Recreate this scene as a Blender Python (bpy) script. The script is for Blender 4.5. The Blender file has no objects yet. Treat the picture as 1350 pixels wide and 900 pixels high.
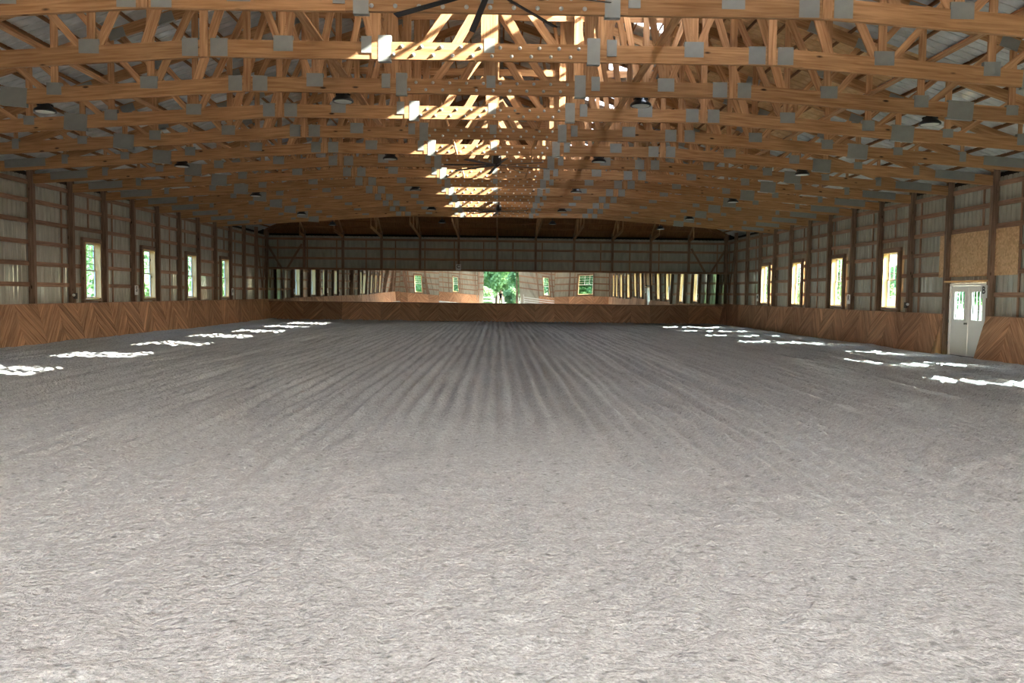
import bpy, bmesh, math, random
import numpy as np
from mathutils import Matrix, Vector
random.seed(7); np.random.seed(7)
SC = bpy.context.scene
COL = SC.collection
V = Vector
P = 2.4384            # bay: eight feet
W = 6*P               # half width of the hall
YF = 22*P             # far wall
YN = -3*P             # wall behind the camera
R = math.radians

# ------------------------------------------------------------------ camera
def camera():
    f, yaw, pit, rol = 1108.6, .01439, .05644, .01127
    cd = bpy.data.cameras.new('camera'); cam = bpy.data.objects.new('camera', cd); COL.objects.link(cam)
    cd.sensor_width = 36.0; cd.lens = 36.0*f/1350.0; cd.clip_start = .1; cd.clip_end = 600
    r0 = V((math.cos(yaw), -math.sin(yaw), 0)); f0 = V((math.sin(yaw), math.cos(yaw), 0))
    fw = f0*math.cos(pit) - V((0, 0, math.sin(pit))); up = f0*math.sin(pit) + V((0, 0, math.cos(pit)))
    r1 = r0*math.cos(rol) + up*math.sin(rol); u1 = up*math.cos(rol) - r0*math.sin(rol)
    m = Matrix((r1, u1, -fw)).transposed().to_4x4(); m.translation = V((.232, 0, 1.757))
    cam.matrix_world = m; SC.camera = cam
camera()

# ------------------------------------------------------------------ sky, sun, exposure
SUN = V((-1.587, .50, -1.0)).normalized()          # the way the sunlight travels
def world():
    w = bpy.data.worlds.new('world'); SC.world = w; w.use_nodes = True
    n = w.node_tree.nodes; l = w.node_tree.links
    sky = n.new('ShaderNodeTexSky'); sky.sky_type = 'NISHITA'; sky.sun_disc = False
    sky.sun_elevation = math.asin(-SUN.z); sky.sun_rotation = math.atan2(-SUN.x, -SUN.y)
    sky.air_density = .8; sky.dust_density = 3.0; sky.ozone_density = .6
    l.new(sky.outputs[0], n['Background'].inputs[0]); n['Background'].inputs[1].default_value = .25
    sd = bpy.data.lights.new('sun', 'SUN'); so = bpy.data.objects.new('sun', sd); COL.objects.link(so)
    sd.energy = 7.0; sd.angle = R(.55); sd.color = (1, .955, .89)
    so.rotation_euler = SUN.to_track_quat('-Z', 'Y').to_euler(); so.location = (60, -20, 45)
world()
VS = SC.view_settings
VS.view_transform = 'Standard'; VS.look = 'None'; VS.gamma = 1.0; VS.use_curve_mapping = False
VS.exposure = 3.58
cy = SC.cycles
cy.max_bounces = 12; cy.diffuse_bounces = 6; cy.glossy_bounces = 6; cy.transparent_max_bounces = 24
cy.caustics_reflective = False; cy.caustics_refractive = False; cy.sample_clamp_indirect = 6.0
cy.use_denoising = True

def portal(loc, nrm, sx, sy):                      # steers sky samples through an opening, gives off no light of its own
    d = bpy.data.lights.new('sky_portal', 'AREA'); d.shape = 'RECTANGLE'; d.size = sx; d.size_y = sy
    d.cycles.is_portal = True
    o = bpy.data.objects.new('sky_portal', d); COL.objects.link(o); o.location = loc
    o.rotation_euler = V(nrm).to_track_quat('-Z', 'Z' if abs(nrm[2]) < .5 else 'Y').to_euler()

# ------------------------------------------------------------------ materials
def srgb(r, g, b):
    return tuple(((c/255)/12.92 if c/255 <= .04045 else ((c/255+.055)/1.055)**2.4) for c in (r, g, b)) + (1,)
def newmat(name):
    m = bpy.data.materials.new(name); m.use_nodes = True
    n = m.node_tree.nodes; n.clear(); return m, n, m.node_tree.links
def nd(n, t, **kw):
    x = n.new(t)
    for k, v in kw.items(): setattr(x, k, v)
    return x
def plain(name, col, rough=.6, metal=0., coat=0., noise=0., nscale=3., spec=.5, bump=0., bscale=60.):
    m, n, l = newmat(name); o = n.new('ShaderNodeOutputMaterial'); b = n.new('ShaderNodeBsdfPrincipled')
    l.new(b.outputs[0], o.inputs[0])
    b.inputs['Base Color'].default_value = col; b.inputs['Roughness'].default_value = rough
    b.inputs['Metallic'].default_value = metal; b.inputs['Coat Weight'].default_value = coat
    b.inputs['Specular IOR Level'].default_value = spec
    if noise:
        tc = n.new('ShaderNodeTexCoord'); t = nd(n, 'ShaderNodeTexNoise'); t.inputs['Scale'].default_value = nscale; t.inputs['Detail'].default_value = 4
        l.new(tc.outputs['Object'], t.inputs['Vector'])
        mx = nd(n, 'ShaderNodeMix', data_type='RGBA'); l.new(t.outputs[0], mx.inputs[0])
        mx.inputs[6].default_value = tuple(c*(1-noise) for c in col[:3])+(1,); mx.inputs[7].default_value = tuple(min(1, c*(1+noise)) for c in col[:3])+(1,)
        l.new(mx.outputs[2], b.inputs['Base Color'])
    if bump:
        tc2 = n.new('ShaderNodeTexCoord'); t2 = n.new('ShaderNodeTexNoise'); t2.inputs['Scale'].default_value = bscale
        l.new(tc2.outputs['Object'], t2.inputs['Vector'])
        bp = n.new('ShaderNodeBump'); bp.inputs['Strength'].default_value = bump; bp.inputs['Distance'].default_value = .01
        l.new(t2.outputs[0], bp.inputs['Height']); l.new(bp.outputs[0], b.inputs['Normal'])
    return m
def wood(name, dark, light, knot=(.05, .025, .012, 1), rough=.75, var=.34, knots=True, gl=1.3, gw=22.):
    """Boards: grain runs along U (metres), tone varies from board to board."""
    m, n, l = newmat(name); o = n.new('ShaderNodeOutputMaterial'); b = n.new('ShaderNodeBsdfPrincipled'); l.new(b.outputs[0], o.inputs[0])
    b.inputs['Roughness'].default_value = rough; b.inputs['Specular IOR Level'].default_value = .25
    uv = n.new('ShaderNodeUVMap'); oi = n.new('ShaderNodeObjectInfo'); at = nd(n, 'ShaderNodeAttribute', attribute_name='shade')
    of = nd(n, 'ShaderNodeMath', operation='MULTIPLY'); of.inputs[1].default_value = 71.0; l.new(oi.outputs['Random'], of.inputs[0])
    cb = n.new('ShaderNodeCombineXYZ'); l.new(of.outputs[0], cb.inputs[0]); l.new(of.outputs[0], cb.inputs[1]); l.new(at.outputs['Fac'], cb.inputs[2])
    ad = nd(n, 'ShaderNodeVectorMath', operation='ADD'); l.new(uv.outputs[0], ad.inputs[0]); l.new(cb.outputs[0], ad.inputs[1])
    mp = n.new('ShaderNodeMapping'); mp.inputs['Scale'].default_value = (gl, gw, 40); l.new(ad.outputs[0], mp.inputs['Vector'])
    t = n.new('ShaderNodeTexNoise'); t.inputs['Scale'].default_value = 1.0; t.inputs['Detail'].default_value = 5; t.inputs['Distortion'].default_value = .6
    l.new(mp.outputs[0], t.inputs['Vector'])
    rp = n.new('ShaderNodeValToRGB'); rp.color_ramp.elements[0].position = .3; rp.color_ramp.elements[0].color = dark
    rp.color_ramp.elements[1].position = .68; rp.color_ramp.elements[1].color = light; l.new(t.outputs[0], rp.inputs[0])
    col = rp.outputs[0]
    if knots:
        mk = n.new('ShaderNodeMapping'); mk.inputs['Scale'].default_value = (1.5, 4.2, 1); l.new(ad.outputs[0], mk.inputs['Vector'])
        vo = n.new('ShaderNodeTexVoronoi'); vo.inputs['Scale'].default_value = 1.0; l.new(mk.outputs[0], vo.inputs['Vector'])
        kr = n.new('ShaderNodeValToRGB'); kr.color_ramp.elements[0].position = .055; kr.color_ramp.elements[0].color = (1, 1, 1, 1)
        kr.color_ramp.elements[1].position = .12; kr.color_ramp.elements[1].color = (0, 0, 0, 1); l.new(vo.outputs['Distance'], kr.inputs[0])
        mx = nd(n, 'ShaderNodeMix', data_type='RGBA'); l.new(kr.outputs[0], mx.inputs[0]); l.new(col, mx.inputs[6]); mx.inputs[7].default_value = knot; col = mx.outputs[2]
    s1 = nd(n, 'ShaderNodeMath', operation='MULTIPLY_ADD'); s1.inputs[1].default_value = var; s1.inputs[2].default_value = 1-var*.5; l.new(oi.outputs['Random'], s1.inputs[0])
    s2 = nd(n, 'ShaderNodeMath', operation='ADD'); l.new(s1.outputs[0], s2.inputs[0]); l.new(at.outputs['Fac'], s2.inputs[1])
    hs = n.new('ShaderNodeHueSaturation'); l.new(col, hs.inputs['Color']); l.new(s2.outputs[0], hs.inputs['Value'])
    l.new(hs.outputs[0], b.inputs['Base Color'])
    bp = n.new('ShaderNodeBump'); bp.inputs['Strength'].default_value = .25; bp.inputs['Distance'].default_value = .003; l.new(t.outputs[0], bp.inputs['Height']); l.new(bp.outputs[0], b.inputs['Normal'])
    return m
M = {}
M['chord'] = wood('fir_lumber', srgb(150, 107, 68), srgb(193, 149, 105), var=.24)
M['web'] = wood('web_lumber', srgb(156, 110, 72), srgb(204, 160, 116), var=.32, knots=False)
M['purlin'] = wood('purlin_lumber', srgb(116, 78, 48), srgb(158, 112, 72), var=.3, knots=False)
M['post'] = wood('treated_post', srgb(108, 84, 68), srgb(152, 124, 104), var=.25)
M['girt'] = wood('girt_lumber', srgb(126, 96, 76), srgb(172, 136, 112), var=.35, knots=False)
M['plank'] = wood('kick_plank', srgb(140, 98, 70), srgb(194, 150, 116), var=.36, knots=False)
M['jamb'] = wood('new_pine_jamb', srgb(206, 160, 104), srgb(236, 200, 146), var=.1)
M['plywood'] = wood('plywood_sheathing', srgb(196, 154, 108), srgb(226, 190, 142), var=.12, knots=False, gl=.8, gw=5.)
M['plate'] = plain('galvanised_plate', srgb(146, 148, 142), .45, .25, noise=.14, nscale=9)
M['bolt'] = plain('galvanised_bolt', srgb(196, 196, 190), .4, .35)
M['black'] = plain('black_enamel', srgb(26, 26, 28), .38, coat=.3)
M['lens'] = plain('frosted_lamp_lens', srgb(214, 216, 206), .3, coat=.3)
M['white_pvc'] = plain('white_vinyl', srgb(232, 232, 232), .4, coat=.2)
M['white_paint'] = plain('white_door_paint', srgb(238, 234, 228), .45, noise=.04)
M['chrome'] = plain('brushed_steel', srgb(120, 116, 110), .35, .9)
M['sign'] = plain('white_sign_board', srgb(226, 226, 222), .5)
M['ink'] = plain('black_sign_paint', srgb(30, 30, 30), .6)
M['dark'] = plain('dark_soffit_board', srgb(40, 36, 34), .9)
M['greybox'] = plain('grey_outlet_plastic', srgb(64, 62, 60), .6)
M['frame_dark'] = plain('mirror_edge_trim', srgb(70, 62, 54), .6)

def metal_sheet(name, c1, c2, rough, coat):
    m, n, l = newmat(name); o = n.new('ShaderNodeOutputMaterial'); b = n.new('ShaderNodeBsdfPrincipled'); l.new(b.outputs[0], o.inputs[0])
    tc = n.new('ShaderNodeTexCoord'); mp = n.new('ShaderNodeMapping'); mp.inputs['Scale'].default_value = (1.4, 1.4, .35); l.new(tc.outputs['Object'], mp.inputs[0])
    t = n.new('ShaderNodeTexNoise'); t.inputs['Scale'].default_value = 3.0; t.inputs['Detail'].default_value = 6; l.new(mp.outputs[0], t.inputs['Vector'])
    rp = n.new('ShaderNodeValToRGB'); rp.color_ramp.elements[0].position = .3; rp.color_ramp.elements[0].color = c1; rp.color_ramp.elements[1].position = .7; rp.color_ramp.elements[1].color = c2
    l.new(t.outputs[0], rp.inputs[0]); l.new(rp.outputs[0], b.inputs['Base Color'])
    b.inputs['Roughness'].default_value = rough; b.inputs['Coat Weight'].default_value = coat; b.inputs['Coat Roughness'].default_value = .035
    return m
M['clad'] = metal_sheet('painted_wall_steel', srgb(160, 156, 142), srgb(190, 186, 172), .5, 1.0)
M['clad_end'] = metal_sheet('matt_end_wall_steel', srgb(150, 147, 132), srgb(180, 177, 162), .7, .0)  # wall steel copied darker and uncoated, keeps glare off the end walls
M['roofmetal'] = metal_sheet('painted_roof_steel', srgb(176, 178, 176), srgb(206, 208, 206), .45, .2)
def mirror_mat():
    m, n, l = newmat('mirror_glass'); o = n.new('ShaderNodeOutputMaterial'); b = n.new('ShaderNodeBsdfGlossy')
    b.inputs['Color'].default_value = (.83, .88, .85, 1); b.inputs['Roughness'].default_value = 0.0; l.new(b.outputs[0], o.inputs[0]); return m
M['mirror'] = mirror_mat()
def glass_mat(name, tint, refl=.06, haze=0.):
    m, n, l = newmat(name); o = n.new('ShaderNodeOutputMaterial'); tr = n.new('ShaderNodeBsdfTransparent'); tr.inputs[0].default_value = tint
    g = n.new('ShaderNodeBsdfGlossy'); g.inputs['Roughness'].default_value = .02
    lw = n.new('ShaderNodeLayerWeight'); lw.inputs[0].default_value = .5; pw = nd(n, 'ShaderNodeMath', operation='POWER'); pw.inputs[1].default_value = 4.0; l.new(lw.outputs['Facing'], pw.inputs[0])
    fr = nd(n, 'ShaderNodeMath', operation='MULTIPLY'); fr.inputs[1].default_value = .5; l.new(pw.outputs[0], fr.inputs[0])
    mx = n.new('ShaderNodeMixShader'); l.new(fr.outputs[0], mx.inputs[0]); l.new(tr.outputs[0], mx.inputs[1]); l.new(g.outputs[0], mx.inputs[2])
    last = mx
    if haze:
        tl = n.new('ShaderNodeBsdfTranslucent'); tl.inputs[0].default_value = (.9, .92, .92, 1)
        m2 = n.new('ShaderNodeMixShader'); m2.inputs[0].default_value = haze; l.new(mx.outputs[0], m2.inputs[1]); l.new(tl.outputs[0], m2.inputs[2]); last = m2
    l.new(last.outputs[0], o.inputs[0]); return m
M['pane'] = glass_mat('window_glass', (.84, .94, .96, 1))
def fibre_mat():
    m, n, l = newmat('translucent_fibreglass'); o = n.new('ShaderNodeOutputMaterial'); t = n.new('ShaderNodeBsdfTranslucent'); t.inputs[0].default_value = (.78, .765, .74, 1)
    d = n.new('ShaderNodeBsdfDiffuse'); d.inputs[0].default_value = (.6, .58, .56, 1); mx = n.new('ShaderNodeMixShader'); mx.inputs[0].default_value = .4; l.new(t.outputs[0], mx.inputs[1]); l.new(d.outputs[0], mx.inputs[2]); l.new(mx.outputs[0], o.inputs[0]); return m
M['fibre'] = fibre_mat()  # invented translucent roofing behind the camera, passes extra daylight to the foreground
M['skylight'] = glass_mat('clear_ridged_skylight', (.93, .95, .95, 1), haze=.12)
def osb_mat():
    m, n, l = newmat('oriented_strand_board'); o = n.new('ShaderNodeOutputMaterial'); b = n.new('ShaderNodeBsdfPrincipled'); l.new(b.outputs[0], o.inputs[0])
    tc = n.new('ShaderNodeTexCoord'); vo = n.new('ShaderNodeTexVoronoi'); vo.inputs['Scale'].default_value = 16; l.new(tc.outputs['Object'], vo.inputs['Vector'])
    rp = n.new('ShaderNodeValToRGB'); rp.color_ramp.elements[0].color = srgb(190, 146, 104); rp.color_ramp.elements[1].color = srgb(232, 194, 148)
    l.new(vo.outputs['Color'], rp.inputs[0]); l.new(rp.outputs[0], b.inputs['Base Color']); b.inputs['Roughness'].default_value = .8; return m
M['osb'] = osb_mat()
def footing_mat():
    m, n, l = newmat('sand_fibre_footing'); o = n.new('ShaderNodeOutputMaterial'); b = n.new('ShaderNodeBsdfPrincipled'); l.new(b.outputs[0], o.inputs[0])
    b.inputs['Roughness'].default_value = .95; b.inputs['Specular IOR Level'].default_value = .12
    tc = n.new('ShaderNodeTexCoord')
    def noise(s, d=4, dist=0.):
        t = n.new('ShaderNodeTexNoise'); t.inputs['Scale'].default_value = s; t.inputs['Detail'].default_value = d; t.inputs['Distortion'].default_value = dist
        l.new(tc.outputs['Object'], t.inputs['Vector']); return t
    big, fine = noise(.35, 3), noise(46, 8)
    mx = nd(n, 'ShaderNodeMix', data_type='RGBA'); l.new(fine.outputs[0], mx.inputs[0])
    mx.inputs[6].default_value = srgb(126, 125, 122); mx.inputs[7].default_value = srgb(243, 244, 243)
    m2 = nd(n, 'ShaderNodeMix', data_type='RGBA', blend_type='MULTIPLY'); m2.inputs[0].default_value = 1; l.new(mx.outputs[2], m2.inputs[6])
    rb = n.new('ShaderNodeValToRGB'); rb.color_ramp.elements[0].position = .3; rb.color_ramp.elements[0].color = (.88, .87, .86, 1); rb.color_ramp.elements[1].position = .7; rb.color_ramp.elements[1].color = (1, 1, .99, 1)
    l.new(big.outputs[0], rb.inputs[0]); l.new(rb.outputs[0], m2.inputs[7])
    md = noise(12, 8, .1); rm = n.new('ShaderNodeValToRGB'); rm.color_ramp.elements[0].position = .34; rm.color_ramp.elements[0].color = (.84, .83, .82, 1); rm.color_ramp.elements[1].position = .58; rm.color_ramp.elements[1].color = (1, 1, 1, 1); l.new(md.outputs[0], rm.inputs[0])
    m4 = nd(n, 'ShaderNodeMix', data_type='RGBA', blend_type='MULTIPLY'); m4.inputs[0].default_value = 1; l.new(m2.outputs[2], m4.inputs[6]); l.new(rm.outputs[0], m4.inputs[7]); m2 = m4
    # shredded fibre specks, dark and white
    vo = n.new('ShaderNodeTexVoronoi'); vo.inputs['Scale'].default_value = 26; l.new(tc.outputs['Object'], vo.inputs['Vector'])
    sp = n.new('ShaderNodeValToRGB'); sp.color_ramp.elements[0].position = .03; sp.color_ramp.elements[0].color = (1, 1, 1, 1); sp.color_ramp.elements[1].position = .07; sp.color_ramp.elements[1].color = (0, 0, 0, 1)
    l.new(vo.outputs['Distance'], sp.inputs[0])
    sx = n.new('ShaderNodeSeparateColor'); l.new(vo.outputs['Color'], sx.inputs[0])
    gt = nd(n, 'ShaderNodeMath', operation='GREATER_THAN'); gt.inputs[1].default_value = .55; l.new(sx.outputs[0], gt.inputs[0])
    sc = nd(n, 'ShaderNodeMix', data_type='RGBA'); l.new(gt.outputs[0], sc.inputs[0]); sc.inputs[6].default_value = (.05, .05, .055, 1); sc.inputs[7].default_value = (.8, .8, .79, 1)
    pk = nd(n, 'ShaderNodeMath', operation='GREATER_THAN'); pk.inputs[1].default_value = .7; l.new(sx.outputs[1], pk.inputs[0])
    pm = nd(n, 'ShaderNodeMath', operation='MULTIPLY'); l.new(pk.outputs[0], pm.inputs[0]); l.new(sp.outputs[0], pm.inputs[1])
    m3 = nd(n, 'ShaderNodeMix', data_type='RGBA'); l.new(pm.outputs[0], m3.inputs[0]); l.new(m2.outputs[2], m3.inputs[6]); l.new(sc.outputs[2], m3.inputs[7])
    v2 = n.new('ShaderNodeTexVoronoi'); v2.inputs['Scale'].default_value = 8.5; l.new(tc.outputs['Object'], v2.inputs['Vector'])
    s2 = n.new('ShaderNodeValToRGB'); s2.color_ramp.elements[0].position = .10; s2.color_ramp.elements[0].color = (1, 1, 1, 1); s2.color_ramp.elements[1].position = .26; s2.color_ramp.elements[1].color = (0, 0, 0, 1); l.new(v2.outputs['Distance'], s2.inputs[0])
    x2 = n.new('ShaderNodeSeparateColor'); l.new(v2.outputs['Color'], x2.inputs[0]); k2 = nd(n, 'ShaderNodeMath', operation='GREATER_THAN'); k2.inputs[1].default_value = .62; l.new(x2.outputs[0], k2.inputs[0])
    p2 = nd(n, 'ShaderNodeMath', operation='MULTIPLY'); l.new(k2.outputs[0], p2.inputs[0]); l.new(s2.outputs[0], p2.inputs[1]); p3 = nd(n, 'ShaderNodeMath', operation='MULTIPLY'); l.new(p2.outputs[0], p3.inputs[0]); l.new(fine.outputs[0], p3.inputs[1])
    m5 = nd(n, 'ShaderNodeMix', data_type='RGBA'); l.new(p3.outputs[0], m5.inputs[0]); l.new(m3.outputs[2], m5.inputs[6]); m5.inputs[7].default_value = srgb(84, 80, 76)
    l.new(m5.outputs[2], b.inputs['Base Color'])
    b1, b2 = noise(22, 7, .0), noise(75, 3)
    vc = n.new('ShaderNodeTexVoronoi'); vc.inputs['Scale'].default_value = 13; wv = nd(n, 'ShaderNodeVectorMath', operation='MULTIPLY_ADD'); l.new(b1.outputs['Color'], wv.inputs[0]); wv.inputs[1].default_value = (.12, .12, .12); l.new(tc.outputs['Object'], wv.inputs[2]); l.new(wv.outputs[0], vc.inputs['Vector'])
    h0 = nd(n, 'ShaderNodeMath', operation='MULTIPLY_ADD'); h0.inputs[1].default_value = -.45; l.new(vc.outputs['Distance'], h0.inputs[0]); l.new(b1.outputs[0], h0.inputs[2])
    hs = nd(n, 'ShaderNodeMath', operation='MULTIPLY_ADD'); hs.inputs[1].default_value = .35; l.new(b2.outputs[0], hs.inputs[0]); l.new(h0.outputs[0], hs.inputs[2])
    bp = n.new('ShaderNodeBump'); bp.inputs['Strength'].default_value = 1.0; bp.inputs['Distance'].default_value = .042; l.new(hs.outputs[0], bp.inputs['Height']); l.new(bp.outputs[0], b.inputs['Normal'])
    return m
M['footing'] = footing_mat()
M['ground'] = plain('mown_grass', srgb(64, 80, 44), .95, noise=.3, nscale=.6)
M['gravel'] = plain('grey_gravel', srgb(104, 106, 110), .95, noise=.2, nscale=2)
M['bark'] = plain('tree_bark', srgb(84, 66, 50), .9, noise=.3, nscale=6)
def leaf_mat():
    m, n, l = newmat('tree_leaf'); o = n.new('ShaderNodeOutputMaterial'); d = n.new('ShaderNodeBsdfDiffuse'); t = n.new('ShaderNodeBsdfTranslucent'); mx = n.new('ShaderNodeMixShader'); mx.inputs[0].default_value = .35
    oi = n.new('ShaderNodeObjectInfo'); at = nd(n, 'ShaderNodeAttribute', attribute_name='shade')
    rp = n.new('ShaderNodeValToRGB'); rp.color_ramp.elements[0].color = srgb(80, 122, 84); rp.color_ramp.elements[1].color = srgb(156, 186, 130)
    sm = nd(n, 'ShaderNodeMath', operation='MULTIPLY_ADD'); sm.inputs[1].default_value = .4; l.new(oi.outputs['Random'], sm.inputs[0]); l.new(at.outputs['Fac'], sm.inputs[2])
    l.new(sm.outputs[0], rp.inputs[0]); l.new(rp.outputs[0], d.inputs[0]); l.new(rp.outputs[0], t.inputs[0])
    l.new(d.outputs[0], mx.inputs[1]); l.new(t.outputs[0], mx.inputs[2]); l.new(mx.outputs[0], o.inputs[0]); return m
M['leaf'] = leaf_mat()

# ------------------------------------------------------------------ mesh helpers
class MB:
    """Collects faces of one mesh; uv: u along the grain in metres."""
    def __init__(s): s.v = []; s.f = []; s.uv = []; s.sh = []; s.smooth = []
    def face(s, idx, uv, sh=0., sm=False): s.f.append(idx); s.uv.append(uv); s.sh.append(sh); s.smooth.append(sm)
    def box(s, a, b, w, t, n, sh=0.):
        """Board from a to b, width w, thickness t along n."""
        a, b, n = V(a), V(b), V(n); x = b-a; L = x.length; x.normalize(); y = (n - x*n.dot(x)).normalized(); z = x.cross(y)
        i = len(s.v)
        for e in (a, b):
            for (p, q) in ((-1, -1), (1, -1), (1, 1), (-1, 1)): s.v.append(tuple(e + y*(p*t/2) + z*(q*w/2)))
        o = random.random()*9
        for k in range(4):
            k2 = (k+1) % 4; ww = t if k % 2 == 0 else w
            s.face((i+k, i+k2, i+4+k2, i+4+k), [(0, o+k), (0, o+k+ww), (L, o+k+ww), (L, o+k)], sh)
        s.face((i+3, i+2, i+1, i), [(0, 0), (t, 0), (t, w), (0, w)], sh); s.face((i+4, i+5, i+6, i+7), [(0, 0), (t, 0), (t, w), (0, w)], sh)
        return s
    def bx(s, lo, hi, sh=0.):
        lo, hi = V(lo), V(hi); d = hi-lo; k = max(range(3), key=lambda j: d[j]); c = (lo+hi)/2
        ax = V((0, 0, 0)); ax[k] = d[k]/2; o = [j for j in range(3) if j != k]; n = V((0, 0, 0)); n[o[0]] = 1
        return s.box(c-ax, c+ax, d[o[1]], d[o[0]], n, sh)
    def prism(s, poly, ext, uvdir=None, sh=0.):
        """Flat convex polygon (list of points) extruded by vector ext."""
        poly = [V(q) for q in poly]; e = V(ext); m = len(poly); i = len(s.v)
        for q in poly: s.v.append(tuple(q))
        for q in poly: s.v.append(tuple(q+e))
        u = V(uvdir).normalized() if uvdir is not None else (poly[1]-poly[0]).normalized(); w = e.normalized().cross(u)
        uv = [(q.dot(u)+sh*7, q.dot(w)+sh*31) for q in poly]
        s.face(tuple(range(i, i+m))[::-1], uv[::-1], sh); s.face(tuple(range(i+m, i+2*m)), uv, sh)
        for k in range(m):
            k2 = (k+1) % m; s.face((i+k, i+k2, i+m+k2, i+m+k), [uv[k], uv[k2], uv[k2], uv[k]], sh)
        return s
    def lathe(s, prof, seg=16, c=(0, 0, 0), axis='Z', sm=True):
        c = V(c); i = len(s.v); m = len(prof)
        for k in range(seg):
            a = 2*math.pi*k/seg
            for (r, h) in prof:
                q = V((r*math.cos(a), r*math.sin(a), h)) if axis == 'Z' else V((r*math.cos(a), h, r*math.sin(a)))
                s.v.append(tuple(c+q))
        for k in range(seg):
            k2 = (k+1) % seg
            for j in range(m-1):
                s.face((i+k*m+j, i+k2*m+j, i+k2*m+j+1, i+k*m+j+1), [(0, 0), (1, 0), (1, 1), (0, 1)], 0., sm)
        return s
    def mesh(s, name, mat):
        me = bpy.data.meshes.new(name); me.from_pydata(s.v, [], s.f)
        ul = me.uv_layers.new(name='UVMap'); ul.data.foreach_set('uv', np.array([c for q in s.uv for p in q for c in p], 'f'))
        if any(s.sh):
            at = me.attributes.new('shade', 'FLOAT', 'FACE'); at.data.foreach_set('value', np.array(s.sh, 'f'))
        me.polygons.foreach_set('use_smooth', s.smooth); me.materials.append(mat if not isinstance(mat, str) else M[mat]); me.update(); return me
    def build(s, name, mat, parent=None, mtx=None): return link(name, s.mesh(name, mat), parent, mtx)
def link(name, data, parent=None, mtx=None):
    o = bpy.data.objects.new(name, data); COL.objects.link(o)
    if parent is not None: o.parent = parent
    if mtx is not None: o.matrix_basis = mtx
    return o
def tag(o, label=None, cat=None, group=None, kind=None):
    if label: o['label'] = label
    if cat: o['category'] = cat
    if group: o['group'] = group
    if kind: o['kind'] = kind
    return o
def empty(name, loc=(0, 0, 0), rz=0.):
    o = bpy.data.objects.new(name, None); COL.objects.link(o); o.location = loc; o.rotation_euler = (0, 0, rz); o.empty_display_size = .2; return o
def copy_tree(o, parent=None):
    c = o.copy(); COL.objects.link(c); c.parent = parent
    for ch in list(o.children): copy_tree(ch, c)
    return c
CACHE = {}
def board(name, a, b, w, t, n, mat, parent=None):
    """One board as an object; boards of one size share a mesh. Local X is the length."""
    a, b, n = V(a), V(b), V(n); x = b-a; L = x.length; x.normalize(); y = (n - x*n.dot(x)).normalized(); z = x.cross(y)
    key = (round(L, 3), round(w, 3), round(t, 3), mat)
    if key not in CACHE: CACHE[key] = MB().box((-L/2, 0, 0), (L/2, 0, 0), w, t, (0, 1, 0)).mesh(name, mat)
    m = Matrix((x, y, z)).transposed().to_4x4(); m.translation = (a+b)/2
    return link(name, CACHE[key], parent, m)
def sbox(name, lo, hi, mat, parent=None):
    lo, hi = V(lo), V(hi); d = hi-lo; k = max(range(3), key=lambda j: d[j]); c = (lo+hi)/2
    ax = V((0, 0, 0)); ax[k] = d[k]/2; o = [j for j in range(3) if j != k]; n = V((0, 0, 0)); n[o[0]] = 1
    return board(name, c-ax, c+ax, d[o[1]], d[o[0]], n, mat, parent)
ORD = 'first second third fourth fifth sixth seventh eighth ninth tenth eleventh twelfth thirteenth fourteenth fifteenth sixteenth seventeenth eighteenth'.split()

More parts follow.
